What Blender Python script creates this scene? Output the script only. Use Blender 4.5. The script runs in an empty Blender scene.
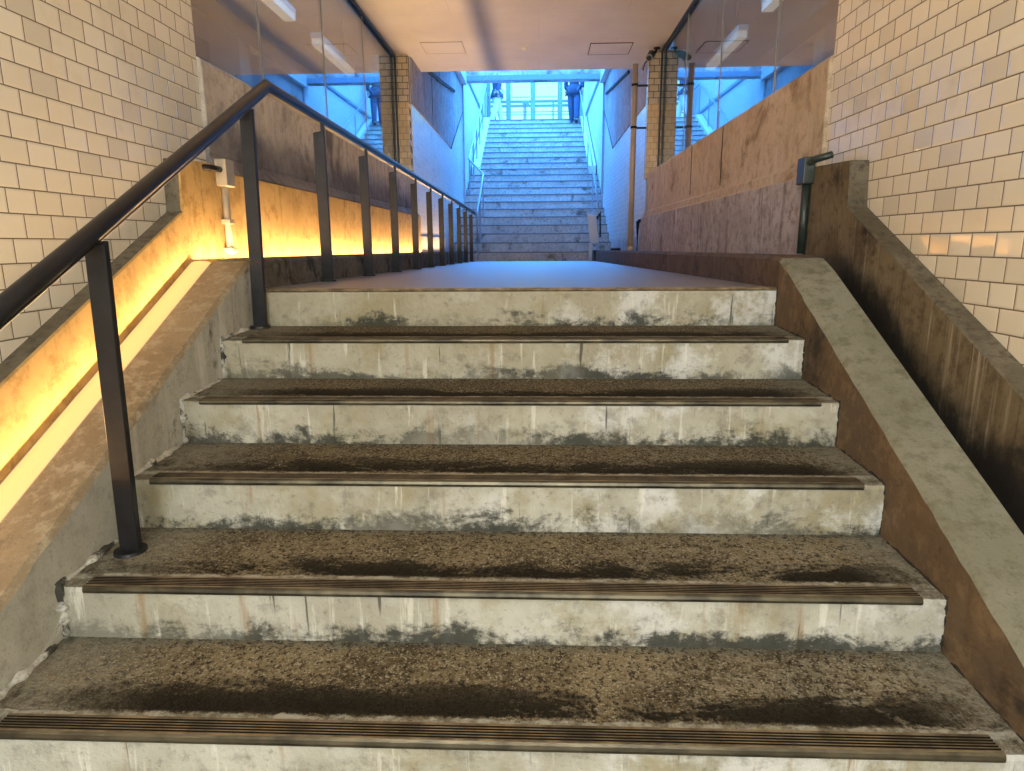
import bpy, bmesh, math, random
from mathutils import Vector, Matrix
random.seed(7)
SC = bpy.context.scene
COL = SC.collection
PI = math.pi

# ------------------------------------------------------------------ tagging
def tag(o, label=None, cat=None, group=None, kind=None):
    if label: o['label'] = label
    if cat: o['category'] = cat
    if group: o['group'] = group
    if kind: o['kind'] = kind
    return o

def empty(name, loc, label=None, cat=None, group=None, kind=None):
    o = bpy.data.objects.new(name, None)
    COL.objects.link(o)
    o.location = loc
    o.empty_display_size = .1
    return tag(o, label, cat, group, kind)

def root_loc(o):
    p = Vector((0, 0, 0))
    while o is not None:
        p += Vector(o.location); o = o.parent
    return p

class MB:
    """collects shapes given in world coordinates, builds ONE mesh object"""
    def __init__(s): s.v = []; s.f = []; s.m = []
    def add(s, vs, fs, mi=0):
        n = len(s.v); s.v += [tuple(v) for v in vs]
        for f in fs:
            s.f.append([n+i for i in f]); s.m.append(mi)
    def box(s, x0, x1, y0, y1, z0, z1, mi=0):
        s.add([(x0,y0,z0),(x1,y0,z0),(x1,y1,z0),(x0,y1,z0),(x0,y0,z1),(x1,y0,z1),(x1,y1,z1),(x0,y1,z1)],
              [(0,3,2,1),(4,5,6,7),(0,1,5,4),(1,2,6,5),(2,3,7,6),(3,0,4,7)], mi)
    def prism(s, poly, a0, a1, axis='x', mi=0, edge_mi=None):
        """poly = list of 2D points; axis x: (y,z), y: (x,z), z: (x,y)"""
        def P(p, a):
            return {'x': (a,p[0],p[1]), 'y': (p[0],a,p[1]), 'z': (p[0],p[1],a)}[axis]
        n = len(poly)
        base = len(s.v)
        s.v += [P(p,a0) for p in poly] + [P(p,a1) for p in poly]
        s.f.append([base+i for i in range(n)][::-1]); s.m.append(mi)
        s.f.append([base+n+i for i in range(n)]); s.m.append(mi)
        for i in range(n):
            j = (i+1) % n
            s.f.append([base+i, base+j, base+n+j, base+n+i])
            s.m.append(edge_mi[i] if edge_mi else mi)
    def tube(s, path, r, seg=12, mi=0, cap=True, sx=1.0, sz=1.0):
        path = [Vector(p) for p in path]
        rings = []
        for i, p in enumerate(path):
            if i == 0: t = path[1]-p
            elif i == len(path)-1: t = p-path[i-1]
            else: t = (path[i+1]-p).normalized() + (p-path[i-1]).normalized()
            t.normalize()
            up = Vector((0,0,1)) if abs(t.z) < .95 else Vector((1,0,0))
            a = t.cross(up).normalized(); b = a.cross(t).normalized()
            k = 1.0
            if 0 < i < len(path)-1:
                c = t.dot((p-path[i-1]).normalized()); k = 1/max(c,.4)
            rr = r[i] if isinstance(r,(list,tuple)) else r
            rings.append([p + a*rr*sx*math.cos(2*PI*q/seg) + b*rr*sz*k*math.sin(2*PI*q/seg) for q in range(seg)])
        n = len(s.v)
        for R_ in rings: s.v += [tuple(v) for v in R_]
        for i in range(len(rings)-1):
            for q in range(seg):
                w = (q+1) % seg
                s.f.append([n+i*seg+q, n+i*seg+w, n+(i+1)*seg+w, n+(i+1)*seg+q]); s.m.append(mi)
        if cap:
            s.f.append([n+q for q in range(seg)][::-1]); s.m.append(mi)
            s.f.append([n+(len(rings)-1)*seg+q for q in range(seg)]); s.m.append(mi)
    def cyl(s, c, r, h, axis='z', seg=20, mi=0, r2=None):
        c = Vector(c); d = {'x': Vector((1,0,0)), 'y': Vector((0,1,0)), 'z': Vector((0,0,1))}[axis] if isinstance(axis,str) else Vector(axis).normalized()
        s.tube([c, c+d*h], [r, r if r2 is None else r2], seg, mi)
    def sphere(s, c, r, mi=0, seg=14, rings=9, sx=1, sy=1, sz=1):
        n = len(s.v)
        for i in range(1, rings):
            th = PI*i/rings
            for q in range(seg):
                ph = 2*PI*q/seg
                s.v.append((c[0]+r*sx*math.sin(th)*math.cos(ph), c[1]+r*sy*math.sin(th)*math.sin(ph), c[2]+r*sz*math.cos(th)))
        s.v.append((c[0],c[1],c[2]+r*sz)); s.v.append((c[0],c[1],c[2]-r*sz))
        top, bot = len(s.v)-2, len(s.v)-1
        for i in range(rings-2):
            for q in range(seg):
                w=(q+1)%seg
                s.f.append([n+i*seg+q, n+(i+1)*seg+q, n+(i+1)*seg+w, n+i*seg+w]); s.m.append(mi)
        for q in range(seg):
            w=(q+1)%seg
            s.f.append([top, n+q, n+w]); s.m.append(mi)
            s.f.append([bot, n+(rings-2)*seg+w, n+(rings-2)*seg+q]); s.m.append(mi)
    def build(s, name, mats, parent=None, smooth=False, bevel=0, bseg=2, origin=None, kind=None):
        if not isinstance(mats,(list,tuple)): mats = [mats]
        if parent is not None: o_ = root_loc(parent)
        elif origin is not None: o_ = Vector(origin)
        else:
            xs=[v[0] for v in s.v]; ys=[v[1] for v in s.v]; zs=[v[2] for v in s.v]
            o_ = Vector(((min(xs)+max(xs))/2,(min(ys)+max(ys))/2,min(zs)))
        me = bpy.data.meshes.new(name)
        me.from_pydata([tuple(Vector(v)-o_) for v in s.v], [], s.f)
        for m in mats: me.materials.append(m)
        me.polygons.foreach_set('material_index', s.m)
        me.validate(); 
        bm = bmesh.new(); bm.from_mesh(me); bmesh.ops.recalc_face_normals(bm, faces=bm.faces); bm.to_mesh(me); bm.free()
        if smooth:
            for p in me.polygons: p.use_smooth = True
        me.update()
        o = bpy.data.objects.new(name, me); COL.objects.link(o)
        if parent is not None: o.parent = parent
        else: o.location = o_
        if bevel:
            b = o.modifiers.new('bevel','BEVEL'); b.width = bevel; b.segments = bseg; b.limit_method='ANGLE'; b.angle_limit = math.radians(35)
        if kind: o['kind'] = kind
        return o

# ------------------------------------------------------------------ materials
class NT:
    def __init__(s, name):
        s.mat = bpy.data.materials.new(name); s.mat.use_nodes = True
        s.t = s.mat.node_tree; s.t.nodes.clear()
        s.out = s.n('ShaderNodeOutputMaterial')
        s._pos = None; s._gen = None
    def n(s, typ, **kw):
        nd = s.t.nodes.new(typ)
        for k, v in kw.items(): setattr(nd, k, v)
        return nd
    def put(s, sock, val):
        if hasattr(val,'is_linked') or isinstance(val, bpy.types.NodeSocket): s.t.links.new(val, sock)
        else:
            if isinstance(val,(tuple,list)) and sock.type=='RGBA' and len(val)==3: val = tuple(val)+(1,)
            sock.default_value = val
    @property
    def pos(s):
        if s._pos is None: s._pos = s.n('ShaderNodeNewGeometry').outputs['Position']
        return s._pos
    @property
    def gen(s):
        if s._gen is None: s._gen = s.n('ShaderNodeTexCoord').outputs['Generated']
        return s._gen
    def m(s, op, a, b=0.0, c=None, clamp=False):
        nd = s.n('ShaderNodeMath', operation=op, use_clamp=clamp)
        s.put(nd.inputs[0], a); s.put(nd.inputs[1], b)
        if c is not None: s.put(nd.inputs[2], c)
        return nd.outputs[0]
    def vm(s, op, a, b=(0,0,0), scale=None):
        nd = s.n('ShaderNodeVectorMath', operation=op)
        s.put(nd.inputs[0], a)
        if scale is not None: s.put(nd.inputs['Scale'], scale)
        else: s.put(nd.inputs[1], b)
        return nd.outputs[0]
    def xyz(s, v):
        nd = s.n('ShaderNodeSeparateXYZ'); s.put(nd.inputs[0], v); return nd.outputs
    def comb(s, x, y, z):
        nd = s.n('ShaderNodeCombineXYZ')
        for i, q in enumerate((x,y,z)): s.put(nd.inputs[i], q)
        return nd.outputs[0]
    def noise(s, scale=5, detail=4, rough=.6, vec=None, stretch=(1,1,1), off=(0,0,0), dist=0):
        v = s.vm('MULTIPLY_ADD' if False else 'MULTIPLY', vec or s.pos, stretch)
        v = s.vm('ADD', v, off)
        nd = s.n('ShaderNodeTexNoise'); s.put(nd.inputs['Vector'], v)
        nd.inputs['Scale'].default_value = scale; nd.inputs['Detail'].default_value = detail
        nd.inputs['Roughness'].default_value = rough; nd.inputs['Distortion'].default_value = dist
        return nd.outputs[0]
    def sm(s, v, lo, hi, a=0.0, b=1.0):
        nd = s.n('ShaderNodeMapRange', interpolation_type='SMOOTHSTEP')
        s.put(nd.inputs[0], v); nd.inputs[1].default_value = lo; nd.inputs[2].default_value = hi
        nd.inputs[3].default_value = a; nd.inputs[4].default_value = b
        return nd.outputs[0]
    def mix(s, f, a, b, mode='MIX'):
        nd = s.n('ShaderNodeMix', data_type='RGBA', blend_type=mode)
        s.put(nd.inputs[0], f); s.put(nd.inputs[6], a); s.put(nd.inputs[7], b)
        return nd.outputs[2]
    def bump(s, h, strength=.3, dist=.01, normal=None):
        nd = s.n('ShaderNodeBump'); s.put(nd.inputs['Height'], h)
        nd.inputs['Strength'].default_value = strength; nd.inputs['Distance'].default_value = dist
        if normal is not None: s.put(nd.inputs['Normal'], normal)
        return nd.outputs[0]
    def finish(s, color, rough=.6, normal=None, metal=0.0, spec=.5, emis=None, estr=0, coat=0):
        b = s.n('ShaderNodeBsdfPrincipled')
        s.put(b.inputs['Base Color'], color); s.put(b.inputs['Roughness'], rough)
        s.put(b.inputs['Metallic'], metal); s.put(b.inputs['Specular IOR Level'], spec)
        if coat: b.inputs['Coat Weight'].default_value = coat; b.inputs['Coat Roughness'].default_value = .42
        if normal is not None: s.put(b.inputs['Normal'], normal)
        if emis is not None:
            s.put(b.inputs['Emission Color'], emis); b.inputs['Emission Strength'].default_value = estr
        s.t.links.new(b.outputs[0], s.out.inputs[0])
        return s.mat

def plain(name, c, rough=.5, metal=0, spec=.5, var=.12, scale=30, bump=0):
    t = NT(name)
    n = t.noise(scale, 3)
    d = tuple(x*(1-var) for x in c); e = tuple(min(1,x*(1+var)) for x in c)
    col = t.mix(t.sm(n,.3,.7), d, e)
    nr = t.bump(n, .25, bump) if bump else None
    return t.finish(col, rough, nr, metal, spec)

def concrete(name, a, b, c, rough=.85, scale=3.0, streak=None, streak_col=(.8,.8,.75), streak_s=(9,9,.7), speck=.35, stain=None,
             stain_t=(.55,.7), stain_scale=2.2, board=False, bump=.5, pale=None, pale_t=(.62,.7), spec=.3, slope_dark=None, low_dark=None):
    t = NT(name)
    n1 = t.noise(scale, 6, .65); n2 = t.noise(scale*7, 5, .7, off=(3,7,1)); n3 = t.noise(scale*40, 2, .6, off=(9,2,4))
    col = t.mix(t.sm(n1,.35,.65), a, b)
    col = t.mix(t.sm(n2,.45,.68), col, c)
    col = t.mix(t.m('MULTIPLY', t.sm(n3,.55,.75), speck), col, tuple(x*.35 for x in a))
    if stain:
        n4 = t.noise(stain_scale, 7, .7, off=(11,5,8), dist=.6)
        col = t.mix(t.sm(n4,*stain_t), col, stain)
    h = t.m('ADD', t.m('MULTIPLY', n2, .7), t.m('MULTIPLY', n3, .5))
    if streak is not None:
        n5 = t.noise(1.0, 5, .65, stretch=streak_s, off=(2,1,3))
        n6 = t.noise(1.6, 3, .6, off=(5,5,5))
        col = t.mix(t.m('MULTIPLY', t.m('MULTIPLY', t.sm(n5,.54,.68), t.sm(n6,.38,.6)), streak), col, streak_col)
        n7 = t.noise(1.0, 5, .65, stretch=tuple(q*1.4 for q in streak_s), off=(8,6,3))
        col = t.mix(t.m('MULTIPLY', t.sm(n7,.55,.68), streak*.7), col, tuple(x*.3 for x in a))
    if pale:
        n8 = t.noise(5, 8, .75, off=(1,9,9), dist=1.2)
        col = t.mix(t.sm(n8,*pale_t), col, pale)
    if low_dark:  # darkens towards the bottom with a ragged edge
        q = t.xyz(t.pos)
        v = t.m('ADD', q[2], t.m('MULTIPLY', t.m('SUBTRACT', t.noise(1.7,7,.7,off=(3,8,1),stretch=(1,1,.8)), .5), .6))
        col = t.mix(t.m('MULTIPLY', t.sm(v, low_dark-.16, low_dark+.06, 1.0, 0.0), .62), col, (.095,.09,.105))
    if slope_dark:  # blackens towards the bottom, following the stair slope
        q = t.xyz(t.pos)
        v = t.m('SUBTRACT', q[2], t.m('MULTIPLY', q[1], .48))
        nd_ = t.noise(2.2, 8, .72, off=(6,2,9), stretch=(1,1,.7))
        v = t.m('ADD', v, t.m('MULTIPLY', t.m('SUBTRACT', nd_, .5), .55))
        mk = t.m('MULTIPLY', t.sm(v, slope_dark-.05, slope_dark+.09, 1.0, 0.0), t.sm(q[1], -.05, .35, 1.0, 0.0))
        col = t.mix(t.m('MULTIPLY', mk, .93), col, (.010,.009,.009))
    return t.finish(col, rough, t.bump(h, bump, .006), 0, spec)

def tile_mat(name, uaxis, ca, cb, grout, w=.119, h=.0755, z0=.4485+.0755*4, u0=0.0, g=.0028, rough=.1, tilt=.022, var=.5):
    t = NT(name)
    P = t.xyz(t.pos); u = P[{'x':0,'y':1}[uaxis]]; v = P[2]
    vr = t.m('DIVIDE', t.m('SUBTRACT', v, z0-10*h), h); row = t.m('FLOOR', vr)
    ur = t.m('ADD', t.m('DIVIDE', t.m('ADD', u, 24.0+u0), w), t.m('MULTIPLY', t.m('MODULO', row, 2.0), .5)); colm = t.m('FLOOR', ur)
    fu = t.m('FRACT', ur); fv = t.m('FRACT', vr)
    du = t.m('MULTIPLY', t.m('MINIMUM', fu, t.m('SUBTRACT', 1.0, fu)), w)
    dv = t.m('MULTIPLY', t.m('MINIMUM', fv, t.m('SUBTRACT', 1.0, fv)), h)
    d = t.m('MINIMUM', du, dv)
    tile = t.sm(d, g*.55, g)
    wn = t.n('ShaderNodeTexWhiteNoise', noise_dimensions='3D'); t.put(wn.inputs[0], t.comb(colm,row,1.7))
    rv, rc = wn.outputs[0], wn.outputs[1]
    col = t.mix(t.m('MULTIPLY', rv, var), ca, cb)
    col = t.mix(t.m('MULTIPLY', t.sm(rv,.93,.94), .5), col, tuple(x*.72 for x in ca))
    dirt = t.noise(3, 6, .7)
    col = t.mix(t.m('MULTIPLY', t.sm(dirt,.52,.75), .35), col, tuple(x*.6 for x in ca))
    col = t.mix(tile, grout, col)
    geo = t.n('ShaderNodeNewGeometry')
    nv = t.vm('ADD', geo.outputs['Normal'], t.vm('SCALE', t.vm('SUBTRACT', rc, (.5,.5,.5)), scale=tilt))
    nv = t.vm('NORMALIZE', nv)
    wav = t.noise(9, 2, .5)
    hgt = t.m('ADD', t.sm(d, g*.4, g*3.0), t.m('MULTIPLY', wav, .35))
    nr = t.bump(hgt, .35, .003, nv)
    rg = t.mix(tile, (.9,)*3, (rough,)*3)
    return t.finish(col, rg, nr, 0, .8)

# ---- colours
M = {}
M['tile_side'] = tile_mat('glazed_tile', 'y', (.76,.69,.55), (.86,.81,.70), (.14,.10,.06), rough=.06, tilt=.03)
M['tile_deep'] = tile_mat('white_glazed_tile', 'y', (.62,.64,.66), (.74,.76,.78), (.42,.44,.48), rough=.16, g=.0026)
M['tile_pillar'] = tile_mat('pillar_tile', 'x', (.46,.33,.18), (.58,.45,.28), (.06,.045,.02), z0=.76, u0=.03, g=.006, rough=.22)
M['tile_pillar_low'] = tile_mat('pillar_tile_small', 'x', (.56,.35,.13), (.62,.42,.19), (.16,.10,.05), w=.085, h=.076, g=.003, rough=.25)

def riser_mat(name, base, light, mold=1.0):
    t = NT(name)
    G = t.xyz(t.gen); P = t.pos
    XYZ = t.xyz(P); X = XYZ[0]
    n1 = t.noise(2.6,6,.62); n2 = t.noise(14,7,.72,off=(4,4,1)); n3 = t.noise(90,3,.6); n4 = t.noise(40,5,.7,off=(1,4,7))
    col = t.mix(t.sm(n1,.36,.64), base, light)
    # the higher risers are darker and yellower
    col = t.mix(t.sm(XYZ[2],-.7,.0,0.0,.55), col, t.mix(t.sm(n2,.4,.6),(.26,.22,.12),(.36,.31,.19)))
    col = t.mix(t.m('MULTIPLY', t.sm(t.noise(3.1,6,.65,off=(8,1,2)),.48,.64), .6), col, (.24,.205,.10))
    col = t.mix(t.m('MULTIPLY', t.sm(t.noise(4.2,7,.7,off=(1,7,2)),.47,.62), t.m('MULTIPLY',t.sm(X,-1.0,.7),.75)), col, (.60,.61,.60))
    col = t.mix(t.m('MULTIPLY', t.sm(n2,.50,.68), .55), col, tuple(x*.5 for x in base))
    col = t.mix(t.m('MULTIPLY', t.sm(n4,.56,.70), .45), col, tuple(x*.4 for x in base))
    s1 = t.noise(1,4,.6,stretch=(16,1,1.2),off=(2,3,1))
    col = t.mix(t.m('MULTIPLY', t.sm(s1,.60,.72), .6), col, (.25,.155,.06))
    s2 = t.noise(1,5,.65,stretch=(26,1,2.6),off=(6,3,5))
    col = t.mix(t.m('MULTIPLY', t.sm(s2,.58,.68), .5), col, (.70,.69,.62))
    # black-green mould rising from the foot of the riser
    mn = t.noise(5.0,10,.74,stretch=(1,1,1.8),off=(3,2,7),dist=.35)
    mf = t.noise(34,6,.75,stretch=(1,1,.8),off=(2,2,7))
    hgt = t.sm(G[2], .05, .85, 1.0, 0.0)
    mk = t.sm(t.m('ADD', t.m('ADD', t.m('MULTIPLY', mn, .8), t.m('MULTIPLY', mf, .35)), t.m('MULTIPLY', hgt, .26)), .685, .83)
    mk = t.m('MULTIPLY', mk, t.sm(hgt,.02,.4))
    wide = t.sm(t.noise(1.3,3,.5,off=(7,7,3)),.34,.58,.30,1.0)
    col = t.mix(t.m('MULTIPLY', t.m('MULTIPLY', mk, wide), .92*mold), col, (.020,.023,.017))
    # thin grey cement line at the very foot, thin black line under the nosing, dribbles
    foot = t.sm(t.m('ADD', G[2], t.m('MULTIPLY', t.m('SUBTRACT', n2, .5), .14)), .14, .20, 1.0, 0.0)
    col = t.mix(t.m('MULTIPLY', foot, .55), col, t.mix(t.sm(n4,.42,.6), (.25,.24,.19), (.035,.034,.027)))
    s3 = t.noise(1,3,.6,stretch=(30,1,2.0),off=(16,3,5))
    col = t.mix(t.m('MULTIPLY', t.sm(s3,.66,.72), .8), col, (.03,.03,.025))
    h = t.m('ADD', n2, t.m('ADD', t.m('MULTIPLY', n3, .5), t.m('MULTIPLY', n4, .6)))
    return t.finish(col, .75, t.bump(h,.6,.008), 0, .3)
M['riser'] = riser_mat('stained_pale_riser', (.31,.295,.235), (.45,.445,.385))

def tread_mat(name):
    t = NT(name)
    G = t.xyz(t.gen); P = t.xyz(t.pos)
    n1 = t.noise(3.4,7,.66); n2 = t.noise(24,7,.78,off=(4,4,1)); n3 = t.noise(75,4,.7); n5 = t.noise(150,2,.6,off=(2,2,2))
    zup = t.sm(P[2], -.85, -.35)
    col = t.mix(t.sm(n1,.36,.62), (.075,.055,.028), (.23,.18,.105))
    col = t.mix(t.m('MULTIPLY',t.sm(n2,.48,.64),.75), col, (.29,.24,.15))
    col = t.mix(t.m('MULTIPLY',t.sm(P[0],-.1,.9),t.m('MULTIPLY',t.sm(n2,.40,.58),.6)), col, (.29,.27,.21))
    col = t.mix(t.m('MULTIPLY',zup,.6), col, (.075,.056,.032))
    col = t.mix(t.m('MULTIPLY',t.sm(n3,.50,.60),.85), col, (.022,.016,.010))
    col = t.mix(t.m('MULTIPLY',t.sm(n5,.55,.66),.75), col, (.42,.38,.28))
    edge = t.m('ADD', t.sm(P[0],-.85,-1.25,0.0,1.0), t.sm(P[0],.84,1.02,0.0,1.0))
    edge = t.m('MULTIPLY', edge, t.sm(n2,.36,.56,.35,1.0))
    col = t.mix(t.m('MULTIPLY',edge,.65), col, (.26,.25,.20))
    # grey cement along the back joint
    bk = t.sm(t.m('ADD', G[1], t.m('MULTIPLY', t.m('SUBTRACT', n2,.5), .3)), .82, .92)
    col = t.mix(t.m('MULTIPLY',bk,.75), col, t.mix(t.sm(n3,.4,.6),(.17,.17,.14),(.05,.05,.042)))
    # worn wet-black dirt gathered behind the nosing
    dn = t.noise(2.6,9,.74,stretch=(1,2.2,1),off=(3,1,0),dist=.4)
    band = t.m('MULTIPLY', t.sm(G[1],.16,.22), t.sm(G[1],.26,.74,1.0,0.0))
    mk = t.sm(t.m('ADD', t.m('ADD', dn, t.m('MULTIPLY', n3, .22)), t.m('MULTIPLY',band,.26)), .73,.85)
    mk = t.m('MULTIPLY', t.m('MULTIPLY',mk,t.m('SUBTRACT',1.0,edge,clamp=True)), t.m('POWER', band, .6))
    col = t.mix(t.m('MULTIPLY', mk, .95), col, (.010,.008,.005))
    # crumbly pale mortar seam right behind the nosing
    wob = t.m('ADD', G[1], t.m('MULTIPLY', t.m('SUBTRACT', t.noise(20,7,.75,off=(2,2,2)), .5), .13))
    seam = t.m('MULTIPLY', t.sm(wob,.10,.12), t.sm(wob,.180,.195,1.0,0.0))
    col = t.mix(t.m('MULTIPLY',seam,.92), col, t.mix(t.sm(n2,.38,.6),(.17,.155,.11),(.46,.45,.38)))
    h = t.m('ADD', t.m('ADD', t.m('MULTIPLY',n2,1.2), t.m('MULTIPLY',n3,1.2)), t.m('MULTIPLY',seam,.9))
    return t.finish(col, t.sm(n1,.3,.7,.7,.9), t.bump(h,.9,.012), 0, .10)
M['tread'] = tread_mat('dirty_brown_tread')

M['nosing'] = plain('worn_bronze_nosing', (.20,.155,.095), .45, .4, .5, .5, 14)
M['nosing_lip'] = plain('nosing_lip', (.075,.065,.042), .32, .6, .5, .6, 9)
M['nosing_groove'] = plain('nosing_groove_rubber', (.008,.007,.006), .8, 0, .1)  # black faces between the lighter ribs
M['stringer_top_l'] = concrete('brown_grey_stringer_top', (.20,.15,.09), (.27,.21,.13), (.33,.28,.19), scale=2.6, stain=(.09,.065,.04), stain_t=(.58,.72))
M['stringer_side_l'] = concrete('pale_grey_stringer_side', (.40,.39,.33), (.50,.49,.43), (.32,.31,.26), scale=2.4, streak=.5, streak_col=(.75,.74,.68), pale=(.70,.69,.63), pale_t=(.60,.68), stain=(.06,.06,.05), stain_t=(.60,.70), stain_scale=3)
M['stringer_top_r'] = concrete('grey_green_stringer_top', (.17,.165,.12), (.225,.22,.17), (.13,.122,.08), scale=2.4, stain=(.15,.125,.075), stain_t=(.60,.75))
M['stringer_side_r'] = concrete('rust_brown_stringer_side', (.15,.098,.052), (.12,.085,.055), (.20,.135,.075), scale=2.0, stain=(.035,.026,.02), stain_t=(.54,.70), stain_scale=2.5, speck=.25)
M['dado_l'] = concrete('yellowed_dado', (.42,.27,.095), (.50,.33,.13), (.33,.20,.07), scale=1.8, streak=.40, streak_col=(.52,.40,.24), streak_s=(14,14,.8), stain=(.19,.11,.045), stain_t=(.6,.78), speck=.15)  # base colour carries the light strip's yellow glow
M['dado_r'] = concrete('streaked_brown_dado', (.14,.105,.06), (.19,.15,.09), (.095,.07,.04), scale=2.0, streak=.75, streak_col=(.48,.42,.31), streak_s=(20,20,.6), slope_dark=.10, stain=(.025,.02,.016), stain_t=(.56,.72), stain_scale=1.6)
M['dado_r_far'] = concrete('grey_patina_dado', (.38,.34,.32), (.50,.46,.45), (.26,.22,.19), scale=2.6, streak=.85, streak_col=(.60,.54,.52), streak_s=(7,7,1.0), stain=(.10,.075,.05), stain_t=(.58,.68), stain_scale=2.4)
M['cap'] = concrete('dado_cap', (.095,.08,.052), (.15,.128,.09), (.06,.05,.035), scale=4)
M['parapet_r'] = concrete('ochre_parapet', (.50,.40,.28), (.58,.48,.36), (.42,.32,.21), scale=1.7, streak=.32, streak_col=(.70,.66,.62), streak_s=(6,6,.7), stain=(.24,.16,.10), stain_t=(.55,.70), speck=.35)
M['parapet_l'] = concrete('weathered_parapet', (.44,.40,.35), (.56,.51,.45), (.35,.31,.27), scale=1.9, low_dark=.80, streak=.7, streak_col=(.66,.58,.47), streak_s=(16,16,.6), stain=(.13,.11,.10), stain_t=(.5,.66), stain_scale=1.5)
M['curb_l'] = concrete('dark_curb_left', (.12,.105,.08), (.18,.16,.125), (.08,.07,.055), scale=4, stain=(.03,.028,.024), stain_t=(.5,.62), stain_scale=5, pale=(.36,.34,.29), pale_t=(.66,.72))
M['curb_r'] = concrete('brown_curb_right', (.10,.068,.045), (.14,.095,.065), (.07,.05,.036), scale=3, stain=(.03,.024,.02), stain_t=(.5,.66), stain_scale=4)
M['lime'] = concrete('lime_deposit', (.42,.41,.36), (.60,.59,.54), (.30,.29,.24), scale=9, stain=(.05,.05,.042), stain_t=(.48,.6), stain_scale=9)
M['grime'] = plain('black_grime', (.02,.016,.012), .8)
M['gutter'] = concrete('black_gutter', (.035,.032,.03), (.05,.047,.045), (.025,.024,.023))
M['deep_conc'] = concrete('lilac_grey_concrete', (.34,.32,.33), (.44,.42,.44), (.26,.24,.25), scale=1.5, streak=.55, streak_col=(.55,.53,.55), streak_s=(5,5,.5), stain=(.14,.12,.13), stain_t=(.56,.72), stain_scale=1.2)
M['groove'] = plain('dark_joint', (.03,.028,.03), .8)
M['deep_step'] = concrete('grey_upper_step', (.42,.40,.38), (.55,.53,.51), (.30,.28,.26), scale=3, stain=(.14,.12,.10), stain_t=(.54,.68), stain_scale=3)
M['deep_nosing'] = plain('upper_step_nosing', (.11,.11,.12), .5, .3)
M['plaster'] = plain('white_plaster', (.55,.56,.57), .6, 0, .4, .06, 8)
M['black_metal'] = plain('black_painted_steel', (.011,.0105,.012), .42, .0, .3, .25, 20)
M['rail_metal'] = plain('dark_oiled_rail', (.012,.012,.014), .34, .0, .35, .2, 12)
M['frame_black'] = plain('black_window_frame', (.012,.012,.012), .4)
M['mullion'] = plain('glass_joint', (.30,.29,.25), .35)
M['beige_pipe'] = plain('beige_drain_pipe', (.44,.34,.25), .4, 0, .5, .08, 6)
M['grey_box'] = plain('cream_box', (.36,.31,.23), .5, 0, .5, .06)
M['green_black'] = plain('green_black_conduit', (.022,.032,.026), .38, 0, .5, .2)
M['camera_black'] = plain('camera_housing', (.007,.007,.008), .45, 0, .25)
M['lens'] = plain('lens_glass', (.02,.02,.025), .05, 0, 1)
M['white_plastic'] = plain('white_plastic', (.72,.68,.62), .4)
M['blue_steel'] = plain('painted_steel_rail', (.30,.33,.37), .35, .3, .5, .08)
M['far_frame'] = plain('aluminium_door_frame', (.20,.27,.36), .45, .2)
M['lintel'] = concrete('stained_lintel', (.45,.40,.40), (.56,.52,.53), (.36,.31,.30), scale=1.5, stain=(.17,.12,.10), stain_t=(.5,.64), stain_scale=1.7, streak=.4, streak_s=(8,1,.6))
M['room_wall'] = plain('dim_room_wall', (.55,.51,.43), .8, 0, .2, .08, 1.2)
M['room_beam'] = plain('dim_room_beam', (.12,.125,.12), .7, 0, .2)
M['room_floor'] = plain('dim_room_floor', (.16,.15,.13), .6)
M['dark_floor'] = concrete('lower_floor', (.16,.14,.10), (.22,.19,.14), (.12,.10,.07))
M['skin'] = plain('skin', (.42,.26,.18), .5)
M['hair'] = plain('hair', (.03,.022,.018), .5)
M['cloth_dark'] = plain('dark_cloth', (.045,.06,.10), .85, 0, .2)
M['cloth_navy'] = plain('navy_cloth', (.06,.085,.15), .85, 0, .2)
M['cloth_white'] = plain('white_cloth', (.70,.70,.68), .85, 0, .2)
M['shoe'] = plain('shoe', (.025,.025,.03), .5)
M['outside_wall'] = plain('street_wall', (.60,.62,.62), .8)
M['outside_rail'] = plain('street_rail', (.16,.20,.22), .5)
M['pavement'] = plain('pavement', (.42,.42,.40), .85)

def ceiling_mat():
    t = NT('ceiling_board')
    P = t.xyz(t.pos)
    bt = t.n('ShaderNodeTexBrick'); t.put(bt.inputs['Vector'], t.comb(P[0], P[1], 0.0))
    bt.inputs['Scale'].default_value = 1; bt.inputs['Brick Width'].default_value = 1.82; bt.inputs['Row Height'].default_value = .91
    bt.inputs['Mortar Size'].default_value = .003; bt.inputs['Mortar Smooth'].default_value = .1
    # screw heads
    fx = t.m('ABSOLUTE', t.m('SUBTRACT', t.m('FRACT', t.m('DIVIDE', P[0], .303)), .5))
    fy = t.m('ABSOLUTE', t.m('SUBTRACT', t.m('FRACT', t.m('DIVIDE', P[1], .228)), .5))
    r2 = t.m('ADD', t.m('POWER', t.m('MULTIPLY', fx, .303), 2.0), t.m('POWER', t.m('MULTIPLY', fy, .228), 2.0))
    scr = t.sm(r2, .00002, .00005, 1.0, 0.0)
    n = t.noise(1.3,5,.6)
    col = t.mix(t.sm(n,.3,.7), (.62,.555,.50), (.70,.635,.58))
    col = t.mix(t.m('MULTIPLY', bt.outputs['Fac'], .28), col, (.30,.23,.18))
    col = t.mix(t.m('MULTIPLY', scr, .35), col, (.35,.25,.18))
    return t.finish(col, .5, None, 0, .3)
M['ceiling'] = ceiling_mat()

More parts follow.
